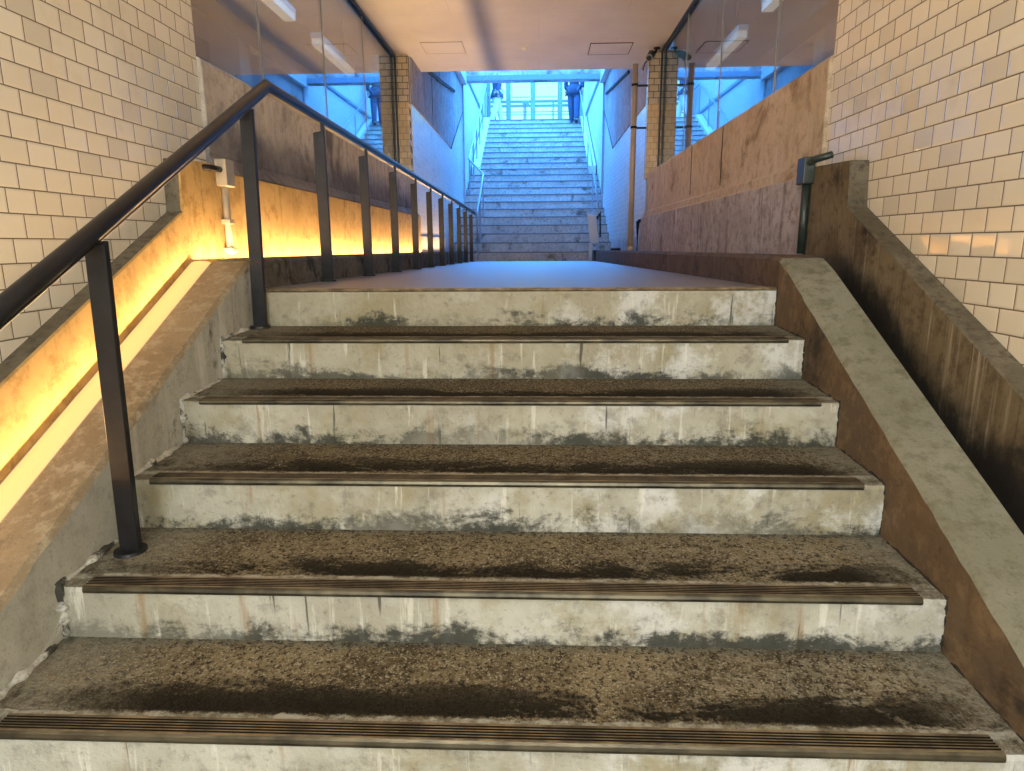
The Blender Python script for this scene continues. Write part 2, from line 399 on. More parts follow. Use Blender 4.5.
def floor_mat():
    t = NT('polished_landing_stone')
    P = t.xyz(t.pos)
    n = t.noise(2.5,6,.6); n2 = t.noise(30,4,.6)
    col = t.mix(t.sm(n,.35,.65), (.11,.11,.115), (.16,.155,.16))
    col = t.mix(t.m('MULTIPLY',t.sm(n2,.5,.7),.4), col, (.18,.15,.13))
    fy = t.m('FRACT', t.m('DIVIDE', P[1], .6)); fx = t.m('FRACT', t.m('DIVIDE', t.m('ADD',P[0],.3), .6))
    j = t.m('MAXIMUM', t.sm(fy,.008,.014,1.0,0.0), t.sm(fx,.008,.014,1.0,0.0))
    col = t.mix(t.m('MULTIPLY',j,.7), col, (.08,.07,.06))
    return t.finish(col, t.sm(n,.3,.7,.46,.54), None, 0, 1.0, coat=1.0)
M['landing'] = floor_mat()

def glass_mat(name, f0, tint, rough=0.0):
    t = NT(name)
    g = t.n('ShaderNodeNewGeometry')
    dp = t.n('ShaderNodeVectorMath', operation='DOT_PRODUCT'); t.put(dp.inputs[0], g.outputs['Incoming']); t.put(dp.inputs[1], g.outputs['Normal'])
    c = t.m('SUBTRACT', 1.0, t.m('ABSOLUTE', dp.outputs['Value']))
    fr = t.m('ADD', f0, t.m('MULTIPLY', t.m('POWER', c, 5.0), 1-f0))
    tr = t.n('ShaderNodeBsdfTransparent'); tr.inputs[0].default_value = tint+(1,)
    gl = t.n('ShaderNodeBsdfGlossy'); gl.inputs['Roughness'].default_value = rough
    mx = t.n('ShaderNodeMixShader')
    t.put(mx.inputs[0], fr); t.t.links.new(tr.outputs[0], mx.inputs[1]); t.t.links.new(gl.outputs[0], mx.inputs[2])
    t.t.links.new(mx.outputs[0], t.out.inputs[0])
    return t.mat
M['glass'] = glass_mat('reflective_glass', .30, (.88,.89,.87))
M['door_glass'] = glass_mat('clear_door_glass', .03, (.93,.96,.97))

def emit_mat(name, col, strength, base=(.8,.75,.6)):
    t = NT(name)
    return t.finish(base, .4, None, 0, .4, col, strength)
M['strip_glow'] = emit_mat('lit_strip_diffuser', (1.0,.57,.17), .82, (.35,.28,.18))
M['lamp_white'] = emit_mat('lit_ceiling_lamp', (1.0,.96,.88), 4.0)  # glow of the added fill battens
M['panel_glow'] = emit_mat('lit_room_panel', (1.0,.94,.82), .5)
M['unlit_strip'] = plain('unlit_strip_cover', (.14,.16,.21), .3)

# ------------------------------------------------------------------ dimensions
SY = [0.0, -.3467, -.6875, -1.0294, -1.3749, -1.7123, -2.06]
SZ = [0.0, -.1727, -.3416, -.5102, -.6842, -.8453, -1.02]
XR, XL = 1.0336, -1.272            # stringer inner faces
XRO, XLO = 1.225, -1.44            # stringer outer faces
DR, DL = 1.325, -1.54               # dado faces
TR, TL = 1.405, -1.61             # tile wall faces
GR, GL = 1.545, -1.825             # glass planes
CZ = 2.52                          # ceiling
YP, YC = 6.0, 6.88                 # pillars, end of ceiling
WR, WL = 1.385, -1.62               # walls of the far stairwell
def zf(y): return -.0135*y         # landing floor falls slightly
def zc(y): return .14 + (.496*y if y < 0 else -.0075*y)   # stringer / curb top

# ------------------------------------------------------------------ lower staircase
st = empty('staircase', (0,-1.0,-1.02), 'wide worn concrete stairs with ribbed metal nosings climbing from the foreground', 'staircase')
def bar_profile(yf, zt, deep, thick):
    """ribbed nosing bar: front lip then five ribs, then flat back"""
    p = [(yf+.004, zt-thick), (yf-.002, zt-thick+.003), (yf-.004, zt-thick*.5), (yf-.002, zt-.003), (yf+.003, zt+.0015)]
    y = yf+.010
    n = 5; w = (deep-.014)/n
    for k in range(n):
        p += [(y, zt+.0015), (y+.0015, zt-.0025), (y+w*.45, zt-.0025), (y+w*.45+.0015, zt+.0015)]
        y += w
    p += [(yf+deep, zt+.0015), (yf+deep, zt-thick)]
    return p
for i in range(6):
    y0, z0 = SY[i], SZ[i]
    zb = SZ[i+1]
    yb = SY[i-1] if i else .07
    sl = .0125 if i else .0
    b = MB()
    # cross-section with a rounded arris; many short pieces along X give a slightly uneven edge
    nx = 46
    xs = [XL-.012 + (XR-XL+.024)*k/nx for k in range(nx+1)]
    prof = lambda dy, dz: [(y0+dy, zb-.03), (y0+dy, z0-.016), (y0+.004+dy, z0-.004+dz*.5), (y0+.014, z0+dz), (y0+.07, z0+.003+dz*.6), (yb+.03, z0+sl+.001), (yb+.03, zb-.03)]
    secs = []
    for x in xs:
        r = random.Random(int(x*1000)+i*77)
        dy = (r.random()-.5)*.003; dz = (r.random()-.5)*.003
        secs.append([(x, p[0], p[1]) for p in prof(dy,dz)])
    n = 7
    vs = [v for s_ in secs for v in s_]
    fs, ms = [], []
    for k in range(nx):
        for q in range(n):
            w = (q+1) % n
            b.f.append([k*n+q, (k+1)*n+q, (k+1)*n+w, k*n+w]); b.m.append(0 if q in (0,1) else 1)
    b.v = vs
    b.f.append(list(range(n))); b.m.append(0); b.f.append([nx*n+q for q in range(n)]); b.m.append(0)
    if i == 0:
        b.m = [0]*len(b.m)
    s_o = b.build('step', [M['riser'], M['tread']], st)
    if i == 0: s_o['label'] = 'top step whose edge meets the landing'
    nb = MB()
    if i == 0:
        nb.prism(bar_profile(y0-.004, z0+.0035, .034, .012), XL+.005, XR-.005)
    else:
        deep = .056
        pf = bar_profile(y0-.006, z0+.004, deep, .021 if i > 2 else .018)
        em = [2 if e < 4 else (1 if 5 <= e < len(pf)-3 and (e-5)%4 in (0,1,2) else 0) for e in range(len(pf))]
        nb.prism(pf, -1.2006+(.02 if i == 1 else 0), .9675, edge_mi=em)
    nb.build('nosing', [M['nosing'],M['nosing_groove'],M['nosing_lip']], s_o)

# ------------------------------------------------------------------ stringers + landing curbs
def curb(name, xin, xout, mats, label, yend, yhead=-2.7):
    s = 1 if xout > xin else -1
    b = MB()
    ys = [yhead + (0-yhead)*k/60 for k in range(60)] + [0 + yend*k/60 for k in range(61)]
    secs = []
    for y in ys:
        r = random.Random(int(y*997)+(5 if s > 0 else 9))
        j = (r.random()-.5)*.006; j2 = (r.random()-.5)*.006
        z = zc(y)
        if -.12 < y < .12: z -= .012*(1-abs(y)/.12)
        secs.append([(xin, y, z-.75), (xin+j*.5*s, y, z-.016+j2), (xin+s*(.014+abs(j)), y, z+j2*.3), (xout-s*.008, y, z), (xout, y, z-.01), (xout, y, z-.75)])
    n = 6
    b.v = [v for q in secs for v in q]
    for k in range(len(secs)-1):
        ym = (ys[k]+ys[k+1])/2
        for q in range(n):
            w = (q+1) % n
            b.f.append([k*n+q, (k+1)*n+q, (k+1)*n+w, k*n+w])
            if ym < .0: mi = 1 if q == 0 or q >= 4 else 0
            else: mi = 2
            b.m.append(mi)
    b.f.append(list(range(n))); b.m.append(1); b.f.append([(len(secs)-1)*n+q for q in range(n)]); b.m.append(2)
    o = b.build(name, mats)
    return tag(o, label, 'curb')
curb('stair_curb', XR, XRO, [M['stringer_top_r'],M['stringer_side_r'],M['curb_r']], 'grey-topped concrete curb with rust-brown side sloping down beside the dark empty gutter', 9.3)
curb('stair_curb', XL, XLO, [M['stringer_top_l'],M['stringer_side_l'],M['curb_l']], 'concrete curb sloping down between the handrail posts and the glowing light strip', 9.1)

# white lime crust in the left joint and black grime in the right joint of the stairs
def joint_path(x, i0, i1):
    P = []
    for i in range(i0, i1+1):
        zb = SZ[i+1]+.0125
        for k in range(7): P.append((x, SY[i], zb + (SZ[i]-zb)*k/6))
        yb = SY[i-1] if i else .0
        if i > i0-1 and i > 0:
            for k in range(1,8): P.append((x, SY[i]+(yb-SY[i])*k/8, SZ[i]+.0125*k/8))
    return P
def crust(name, x, mat, r0, r1, parent, seed, dx):
    rr = random.Random(seed)
    b = MB()
    for i in range(0, 6):
        pth = joint_path(x, i, i)
        fine = []
        for a, c in zip(pth[:-1], pth[1:]):
            for t in (0, .5): fine.append([a[q]+(c[q]-a[q])*t for q in range(3)])
        fine.append(list(pth[-1]))
        path = [(p[0]+dx*rr.random(), p[1]+(rr.random()-.5)*.008, p[2]+(rr.random()-.5)*.008) for p in fine]
        b.tube(path, [r0+(r1-r0)*rr.random()**2 for _ in path], 7)
    return b.build(name, mat, parent, smooth=True)
crust('lime_crust', XL, M['lime'], .006, .022, st, 3, .004)
crust('joint_grime', XR+.001, M['grime'], .002, .007, st, 4, -.002)

# gutters
g = MB()
g.prism([(-2.9,zc(-2.9)-.20),(0,zc(0)-.20),(9.3,zc(9.3)-.20),(9.3,-.6),(0,-.75),(-2.9,-2.2)], XRO, DR)
g.build('trim_1', M['gutter'], kind='structure')
ch = MB()
ch.prism([(-2.8,zc(-2.8)-.075),(-.05,zc(-.05)-.075),(-.05,zc(-.05)-.19),(-2.8,zc(-2.8)-.19)], XRO+.002, XRO+.05)
tag(ch.build('light_channel', M['unlit_strip'], bevel=.006), 'unlit bluish light channel in the dark gutter behind the grey-topped curb', 'light channel')
g = MB()
g.prism([(-2.9,zc(-2.9)-.10),(0,zc(0)-.10),(9.1,zc(9.1)-.10),(9.1,-.6),(0,-.75),(-2.9,-2.2)], DL, XLO)
g.build('trim_2', M['gutter'], kind='structure')
# glowing strips in the left gutter: a housing with a domed diffuser
def strip(name, y0, y1, dz, label):
    rt = empty(name, (-1.49, y0, zc(y0)-.1), label, 'light strip')
    def sect(w, lo, hi):
        P = []
        for k in range(9):
            a = PI*k/8
            P.append((-1.490 - w*math.cos(a), hi*math.sin(a)**.7 if 0 < k < 8 else 0))
        return P
    d = MB(); S = sect(.0462, 0, .014); n = len(S)
    ends = []
    for y in (y0, y1):
        z = zc(y)-dz
        ends.append([(x, y, z+h) for x, h in S])
    d.v = ends[0]+ends[1]
    for k in range(n-1): d.f.append([k,k+1,n+k+1,n+k]); d.m.append(0)
    d.f.append([n-1,0,n,2*n-1]); d.m.append(0)
    d.f.append(list(range(n))); d.m.append(0); d.f.append(list(range(n,2*n))); d.m.append(0)
    d.build('diffuser', M['strip_glow'], rt, smooth=False)
    h = MB()
    for xa, xb in ((-1.5385,-1.534),(-1.4475,-1.4415)):
        h.prism([(y0,zc(y0)-dz+.006),(y1,zc(y1)-dz+.006),(y1,zc(y1)-dz-.03),(y0,zc(y0)-dz-.03)], xa, xb)
    h.prism([(y0,zc(y0)-dz),(y1,zc(y1)-dz),(y1,zc(y1)-dz-.03),(y0,zc(y0)-dz-.03)], -1.5385, -1.4415)
    h.build('housing', M['beige_pipe'], rt)
strip('light_strip', -2.85, -.01, .018, 'glowing yellow light strip sloping beside the left curb of the front stairs')
strip('light_strip', .0, 8.6, .040, 'glowing light strip hidden behind the level left curb of the landing')

# ------------------------------------------------------------------ landing floor and lower floor
f = MB(); f.prism([(.062,0.0005),(9.86,zf(9.86)),(9.86,-.5),(.062,-.3)], XL-.01, XR+.01)
f.build('floor', M['landing'], kind='structure')
f = MB(); f.box(-1.9,1.7,-7.5,-1.72,-1.25,-1.02); f.build('floor_lower', M['dark_floor'], kind='structure')
f = MB(); f.box(-3.2,3.0,9.0,9.86,-.5,-.14); f.build('floor_stair_foot', M['landing'], kind='structure')

# ------------------------------------------------------------------ dados, parapets, tiled walls
def dado(side):
    R = side == 'right'
    X, T = (DR, TR) if R else (DL, TL)
    s = 1 if R else -1
    yk = .075 if R else -.01
    A, K = (.315, .48) if R else (.355, .48)
    top = [(-4.6, A-K*4.6), (yk-.02, A+K*(yk-.02)), (yk, .535 if R else .565), (.50, .552 if R else .578)]
    ye = .54 if R else .38
    zl = .515 if R else .548
    top[3] = (ye-.02, top[3][1])
    top += [(ye, zl), (5.98, zl)]
    b = MB()
    # split where the patina changes
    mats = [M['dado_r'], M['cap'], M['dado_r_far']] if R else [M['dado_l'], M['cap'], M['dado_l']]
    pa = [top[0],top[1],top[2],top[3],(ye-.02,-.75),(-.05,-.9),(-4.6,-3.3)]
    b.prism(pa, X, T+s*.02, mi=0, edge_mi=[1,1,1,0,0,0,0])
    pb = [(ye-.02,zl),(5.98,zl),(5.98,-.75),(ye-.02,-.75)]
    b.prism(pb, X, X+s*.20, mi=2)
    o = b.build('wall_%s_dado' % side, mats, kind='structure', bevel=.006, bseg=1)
    # parapet above
    p = MB()
    if R:
        sec = [(X+.0,zl),(X+.040,zl+.012),(X+.040,zl+.066),(X+.062,zl+.078),(X+.062,1.05),(X+.078,1.07),(X+.21,1.07),(X+.21,zl)]
    else:
        sec = [(X,zl),(X-.055,zl+.078),(X-.050,zl+.088),(X-.050,1.05),(X-.066,1.07),(X-.27,1.07),(X-.27,zl)]
    p.prism(sec, ye, 5.975, axis='y')
    p.build('wall_%s_parapet' % side, M['parapet_r' if R else 'parapet_l'], kind='structure', bevel=.006, bseg=1)
    w = MB()
    w.prism([(-7.5,-3.4),(-7.5,CZ+.3),(ye-.002,CZ+.3),(ye-.002,.40),(yk-.02,.25),(-4.6,-2.1),(-4.6,-3.4)], T, T+s*.16)
    w.build('wall_%s' % side, M['tile_side'], kind='structure')
dado('right'); dado('left')
# vertical joints on the right parapet
for yy in (2.40, 3.43):
    j = MB(); j.box(DR+.058,DR+.066,yy-.004,yy+.004,.62,1.045); j.build('trim_%d' % (3 if yy < 3 else 4), M['groove'], kind='structure')

# ------------------------------------------------------------------ ceiling
c = MB(); c.box(-1.86,1.58,-7.5,YC,CZ,CZ+.15); c.box(-1.86,1.58,YC-.15,YC-.001,CZ+.15,CZ+1.75)
c.build('ceiling', M['ceiling'], kind='structure')
def hatch(x0,x1,y0,y1,label):
    r = empty('ceiling_hatch', ((x0+x1)/2,(y0+y1)/2,CZ-.006), label, 'hatch')
    b = MB(); b.box(x0+.006,x1-.006,y0+.006,y1-.006,CZ-.005,CZ-.0005); b.build('hatch_panel', M['ceiling'], r)
    b = MB()
    for q in ((x0,x1,y0,y0+.008),(x0,x1,y1-.008,y1),(x0,x0+.008,y0,y1),(x1-.008,x1,y0,y1)): b.box(*q, CZ-.0065, CZ-.0005)
    b.build('hatch_rim', M['groove' if x0 > 0 else 'beige_pipe'], r)
hatch(.615,1.125,5.66,6.15,'dark-rimmed access hatch in the ceiling near the black security camera')
hatch(-1.40,-.90,5.50,5.98,'faint pale-rimmed access hatch in the ceiling above the handrail side')
d = MB(); d.cyl((-.167,5.83,CZ-.022),.028,.022,seg=20,r2=.045); d.cyl((-.167,5.83,CZ-.03),.012,.009)
tag(d.build('smoke_detector', M['white_plastic'], smooth=False), 'small round white detector in the middle of the ceiling', 'detector')

# unseen fill battens, added to light the front stairs from behind
for k, (x, y) in enumerate(((-.75,-3.9),(.55,-3.9))):
    r = empty('ceiling_light', (x,y,CZ-.09), 'white fluorescent batten on the ceiling over the foot of the stairs', 'ceiling light', 'ceiling battens over the lower stairs')
    b = MB(); b.box(x-.07,x+.07,y-.75,y+.75,CZ-.05,CZ-.001); b.build('batten_body', M['white_plastic'], r, bevel=.008)
    b = MB(); b.tube([(x,y-.72,CZ-.068),(x,y+.72,CZ-.068)], .016, 12); b.build('lamp_tube', M['lamp_white'], r, smooth=True)

# ------------------------------------------------------------------ windows (glass over the parapets)
def window(idx, G, s, y0, mull):
    w = empty('window_%d' % idx, (G, 3.4, 1.10), kind='structure')
    w['label'] = 'tall frameless glazing over the %s' % ('ochre right-hand parapet' if s > 0 else 'weathered left-hand parapet')
    ys = [y0] + mull + [YP-.005]
    for a, b_ in zip(ys[:-1], ys[1:]):
        p = MB(); p.box(min(G,G+s*.010), max(G,G+s*.010), a+.003, b_-.003, 1.07, CZ); p.build('pane', M['glass'], w)
    for y in mull:
        p = MB(); p.box(G-.004, G+.010*s if s>0 else G+.004, y-.006, y+.006, 1.07, CZ-.002) if s > 0 else p.box(G-.010, G+.004, y-.006, y+.006, 1.07, CZ-.002)
        p.build('mullion', M['mullion'], w)
    fr = MB()
    xi = G-s*.035
    a, b_ = min(xi,G-s*.012), max(xi,G-s*.012)
    fr.box(a,b_, y0, YP-.004, CZ-.030, CZ)
    fr.box(a,b_, YP-.034, YP-.004, 1.07, CZ-.03)
    fr.build('window_frame', M['frame_black'], w, bevel=.003, bseg=1)
window(1, GL, -1, .40, [1.72,3.10,4.48])
window(2, GR, 1, .56, [1.80,3.22,4.62])

# dim rooms seen faintly through the glass
def room(s, G, nm):
    x0, x1 = (G+.09, G+3.0) if s > 0 else (G-3.0, G-.09)
    far = x1 if s > 0 else x0
    b = MB(); b.box(min(far,far+s*.1),max(far,far+s*.1),.9,9.0,.4,3.4); b.build('wall_%s_room' % nm, M['room_wall'], kind='structure')
    b = MB(); b.box(x0,x1,.8,.9,.4,3.4); b.box(x0,x1,8.9,9.0,.4,3.4); b.build('wall_%s_room_end' % nm, M['room_wall'], kind='structure')
    b = MB(); b.box(min(G+s*.30,far),max(G+s*.30,far),.9,8.9,.38,.42); b.build('floor_%s_room' % nm, M['room_floor'], kind='structure')
    b = MB(); b.box(min(G+s*.09,far),max(G+s*.09,far),.9,8.9,3.1,3.2); b.build('ceiling_%s_room' % nm, M['room_wall'], kind='structure')
    b = MB(); xb = G+s*1.5; b.box(xb-.15,xb+.15,.9,8.9,2.55,3.1)
    tag(b.build('ceiling_beam', M['room_beam'], kind='thing'), 'dark ceiling beam in the dim room behind the %s glass' % ('right' if s>0 else 'left'), 'beam')
    for y in (3.0, 5.6):
        b = MB(); b.box(G+s*1.9-.18,G+s*1.9+.18,y-.15,y+.15,.42,3.1)
        tag(b.build('room_pillar', M['room_wall']), '%s pillar in the dim room behind the %s glass' % ('nearer square' if y<4 else 'farther square', 'right' if s>0 else 'left'), 'pillar')
    for (ya,yb) in ((2.4,4.6),(5.4,6.9)):
        xc = G+s*.78
        r = empty('light_box', (xc,(ya+yb)/2,2.62), '%s white linear light box in the room behind the %s glass' % ('nearer' if ya<4 else 'farther','right' if s>0 else 'left'), 'light box')
        b = MB(); b.box(xc-.06,xc+.06,ya,yb,2.56,2.62); b.build('housing', M['white_plastic'], r, bevel=.006)
        b = MB(); b.box(xc-.055,xc+.055,ya+.02,yb-.02,2.49,2.56); b.build('diffuser', M['panel_glow'], r)
        for y in (ya+.3,yb-.3):
            b = MB(); b.cyl((xc,y,2.615),.010,.486,seg=8); b.build('hanger', M['room_beam'], r)
room(1, GR, 'right'); room(-1, GL, 'left')

# ------------------------------------------------------------------ tiled pillars at the end of the glazing
def pillar(s, xin, xout, zsplit, label):
    a, b_ = min(xin,xout), max(xin,xout)
    r = empty('tiled_pillar', ((a+b_)/2, YP+.06, .5), label, 'pillar')
    b = MB(); b.box(a,b_,YP,YP+.12,zsplit,CZ-.001); b.build('upper_shaft', M['tile_pillar'], r, bevel=.004)
    b = MB(); b.box(a,b_,YP-.006,YP+.12,1.0,zsplit); b.build('lower_shaft', M['tile_pillar_low'], r, bevel=.004)
pillar(-1, -1.645, -2.1, 1.96, 'tan tiled pillar closing the left glazing behind the handrail')
pillar(1, 1.365, 1.85, 1.90, 'tan tiled pillar with the security camera at its head')

# ------------------------------------------------------------------ walls of the far stairwell
def deepwall(side, X, s):
    nm = 'wall_%s_stairwell' % side
    b = MB(); b.prism([(6.12,-.5),(12.1,-.5),(12.1,4.4),(6.12,4.4)], X+s*.012, X+s*.30)
    b.build(nm, M['tile_deep'], kind='structure')
    # old concrete panel above the tiles, its lower edge level, then rising with the stairs
    zk, yk = 1.95, (10.0 if s < 0 else 10.2)
    c_ = MB(); c_.prism([(6.12,zk+.01),(yk,zk-.01),(12.08,2.95),(12.08,4.2),(6.12,4.2)], X, X+s*.02)
    c_.build(nm+'_panel', M['deep_conc'], kind='structure')
    # dark lower edge of the panel, sloping rough ledge, vertical joint
    e = MB()
    e.prism([(yk,zk-.03),(12.08,2.93),(12.08,2.97),(yk,zk+.015)], X-s*.004, X+s*.01)
    e.build('trim_%d' % (5 if s<0 else 6), M['groove'], kind='structure')
    e = MB()
    if s < 0:
        pts = [(7.2,2.62),(8.2,2.74),(8.4,2.76),(10.4,3.05)]
        e.prism([(7.1,2.60),(8.3,2.74),(8.35,2.73),(10.6,3.03),(10.6,3.07),(8.3,2.78),(7.1,2.64)], X-s*.03, X+s*.01)
        e.build('trim_7', M['groove'], kind='structure')
        e = MB(); e.box(X-.002,X+.003,7.80,7.83,1.97,4.2); e.build('trim_8', M['groove'], kind='structure')
    else:
        e.prism([(8.0,2.72),(11.6,3.15),(11.6,3.19),(8.0,2.76)], X-.03, X+.01)
        e.build('trim_9', M['groove'], kind='structure')
    # plaster upper walls beyond the lintel, open to the sky
    p = MB(); p.prism([(12.1,-.5),(20.4,-.5),(20.4,6.4),(12.1,4.4)], X+s*.03, X+s*.30)
    p.build(nm+'_upper', M['plaster'], kind='structure')
    t_ = MB(); t_.box(min(X+s*.03,X-s*.01),max(X+s*.03,X-s*.01),12.15,19.4,3.88,3.95); t_.build('trim_%d' % (10 if s<0 else 11), M['far_frame'], kind='structure')
    v = MB(); v.box(min(X,X-s*.03),max(X+s*.03,X-s*.03),12.02,12.10,.9,4.2); v.build('trim_%d' % (12 if s<0 else 13), M['far_frame'], kind='structure')
    # pale base band under the tiles
    bb = MB(); bb.box(min(X-s*.012,X+s*.02),max(X-s*.012,X+s*.02),6.13,9.6,-.3,.27 if s>0 else .30); bb.build('baseboard_%s' % side, M['deep_conc'], kind='structure')
    # long blue-lit beam along the wall head
    h = MB(); h.box(min(X,X-s*.10),max(X,X-s*.10),9.6,12.1,3.48,3.78); h.build('trim_%d' % (14 if s<0 else 15), M['plaster'], kind='structure')
deepwall('left', WL, -1); deepwall('right', WR, 1)
rf = MB(); rf.box(-2.0,1.75,YC,10.2,4.2,4.35); rf.build('ceiling_stairwell', M['ceiling'], kind='structure')  # unseen roof, its end placed to shade the lower steps
L = MB(); L.box(WL-.02,WR+.02,12.1,12.5,3.60,4.7); L.build('trim_16', M['lintel'], kind='structure')
L = MB(); L.box(WL-.02,WR+.02,12.06,12.10,3.56,3.66); L.build('trim_17', M['far_frame'], kind='structure')

# ------------------------------------------------------------------ upper staircase
F0, FT, FR, FZ = 9.86, .3673, .1753, .043
us = empty('staircase', (-.1,F0,-.14), 'long flight of grey steps rising into blue daylight at the far end', 'staircase')
NS = 22
for k in range(NS):
    y = F0 + FT*k; z = FZ + FR*k
    b = MB()
    xa, xb = (-1.625, 1.392) if k < 11 else (-1.42, 1.21)
    b.box(xa, xb, y, y+FT+.06, z-FR-.02, z-.001)
    so = b.build('step', M['deep_step'], us)
    b = MB(); b.prism([(y-.012,z-.022),(y-.012,z-.006),(y-.006,z+.002),(y+.045,z+.002),(y+.045,z-.001),(y-.001,z-.001),(y-.001,z-.022)], xa, xb)
    b.build('nosing', M['deep_nosing'], so)
YT = F0+FT*(NS-1); ZT = FZ+FR*(NS-1)
YM = F0+FT*11-.02; ZM = FZ+FR*11
for xa, xb in ((1.21,WR-.002),(WL+.002,-1.42)):
    b = MB(); b.prism([(YM,ZM-.3),(YM,ZM+.05),(YT,ZT+.07),(YT+.3,ZT+.07),(YT+.3,ZT-.3)], xa, xb)
    b.build('side_band', M['plaster'], us)
f = MB(); f.box(WL-.02,WR+.02,YT+.05,20.4,ZT-.25,ZT-.002); f.build('floor_upper', M['deep_step'], kind='structure')
b = MB(); b.box(1.0,1.19,9.30,9.84,-.14,.07)
tag(b.build('concrete_block', M['curb_r'], bevel=.01), 'low brown concrete block at the end of the right curb', 'block')

# ------------------------------------------------------------------ glazed doors at the top
YD = 19.6
dr = empty('door_1', (-.1,YD,ZT), kind='structure'); dr['label'] = 'glazed entrance doors at the top of the far stairs'
fr = MB()
for x in (-1.60,-.958,-.179,.677,1.36): fr.box(x-.075,x+.075,YD-.05,YD+.05,ZT,6.3)
fr.box(-1.6,1.4,YD-.05,YD+.05,5.98,6.15); fr.box(-1.6,1.4,YD-.05,YD+.05,ZT,ZT+.16)
fr.build('door_frame', M['far_frame'], dr, bevel=.006, bseg=1)
for a, c_ in ((-1.525,-1.033),(-.883,-.254),(-.104,.602),(.752,1.285)):
    p = MB(); p.box(a,c_,YD-.006,YD+.006,ZT+.16,5.98); p.build('pane', M['door_glass'], dr)
for a, c_ in ((-.883,-.254),(-.104,.602)):
    p = MB(); p.tube([(a+.02,YD-.085,4.72),(c_-.02,YD-.085,4.72)],.016,8)
    for x in (a+.05,c_-.05): p.tube([(x,YD-.085,4.72),(x,YD-.045,4.72)],.012,8)
    p.build('push_bar', M['far_frame'], dr)
# the street outside the doors
gd = MB(); gd.box(-9,9,20.41,40,ZT-.3,ZT-.004); gd.build('ground', M['pavement'], kind='structure')
br = empty('balustrade', (0,21.5,ZT), 'horizontal street balustrade outside the glazed doors', 'balustrade')
b = MB(); b.box(-6,6,21.45,21.55,4.94,5.01); b.build('top_rail', M['outside_rail'], br)
b = MB(); b.box(-6,6,21.45,21.55,4.80,4.87); b.build('middle_rail', M['outside_rail'], br)
for x in [-5.5+1.0*k for k in range(12)]:
    b = MB(); b.box(x-.025,x+.025,21.46,21.54,ZT,4.95); b.build('post', M['outside_rail'], br)
for z in (4.2,4.55,4.64):
    b = MB(); b.box(-6,6,21.48,21.52,z-.012,z+.012); b.build('wire', M['outside_rail'], br)
b = MB(); b.box(-8,8,25,25.2,ZT,4.95); tag(b.build('street_wall', M['outside_wall']), 'pale low wall beyond the balustrade outside the doors', 'wall')
sg = empty('sign_stand', (-.43,20.8,ZT), 'slender sign stand on the pavement outside the glazed doors', 'sign stand')
b = MB(); b.cyl((-.43,20.8,ZT),.16,.04,r2=.13); b.build('base', M['outside_rail'], sg)
b = MB(); b.cyl((-.43,20.8,ZT+.04),.025,1.0,seg=10); b.build('pole', M['outside_rail'], sg)
b = MB(); b.box(-.54,-.32,20.785,20.815,ZT+1.0,ZT+1.14); b.build('plate', M['far_frame'], sg, bevel=.01)

# ------------------------------------------------------------------ main handrail
RX0, RX1 = -1.192, -1.22
hr = empty('handrail', (-1.2,0,-.68), 'black steel handrail with flat posts climbing the stairs and running along the landing', 'handrail')
RR = .0235
PK = (RX1, .20, .896)
def rail_z(y): return PK[2] - .0118*(y-PK[1]) if y >= PK[1] else PK[2] - .478*(PK[1]-y)
def rail_x(y): return RX1 if y >= 0 else RX1 + (RX0-RX1)*(-y/1.2)
def lean(y): return .018 if y < .1 else 0.0     # the stair posts lean slightly inwards
pts = [(rail_x(-2.6)+.018, -2.6, rail_z(-2.6)), (rail_x(-1.2)+.018, -1.2, rail_z(-1.2)), PK, (RX1, 10.05, rail_z(10.05)), (RX1, 10.20, rail_z(10.05)-.03)]
b = MB(); b.tube(pts, RR, 20, sx=1.0, sz=1.0); b.build('top_rail', M['rail_metal'], hr, smooth=True)
b = MB()
for (ya, yb) in ((-2.6,PK[1]),(PK[1],10.0)):
    za, zb_ = rail_z(ya)-RR-.002, rail_z(yb)-RR-.002
    xa, xb_ = rail_x(ya)+lean(ya), rail_x(yb)
    w = .017; h = .007
    vs = [(xa-w,ya,za-h),(xa+w,ya,za-h),(xa+w,ya,za+h),(xa-w,ya,za+h),(xb_-w,yb,zb_-h),(xb_+w,yb,zb_-h),(xb_+w,yb,zb_+h),(xb_-w,yb,zb_+h)]
    b.add(vs, [(0,1,2,3),(7,6,5,4),(0,4,5,1),(1,5,6,2),(2,6,7,3),(3,7,4,0)])
b.build('under_bar', M['rail_metal'], hr, bevel=.002, bseg=1)
def post(x, y, zb, slope):
    zt = rail_z(y) - RR - .006
    b = MB()
    if slope:
        b.prism([(y-.011,zb),(y+.011,zb),(y+.011,zt+.005),(y-.011,zt-.005)], x-.027, x+.030)
        b.v = [(v[0]+(lean(y) if v[2] > zb+.1 else 0), v[1], v[2]) for v in b.v]
    else:
        b.prism([(x-.031,zb),(x+.031,zb),(x+.031,zt),(x+.012,zt),(x+.012,zt-.045),(x-.031,zt-.052)], y-.010, y+.010, axis='y')
    p = b.build('post', M['black_metal'], hr, bevel=.002, bseg=1)
    b = MB(); b.cyl((x,y,zb-.002),.047,.012,seg=24,r2=.044); b.build('base_flange', M['black_metal'], p)
post(rail_x(-1.18), -1.18, -.680, True)
post(rail_x(-.05)-.012, -.05, -.161, True)
for k, y in enumerate((.92,1.87,2.82,3.78,4.70,5.62,6.55,7.5,8.45,9.4)):
    post(RX1, y, zf(y), False)

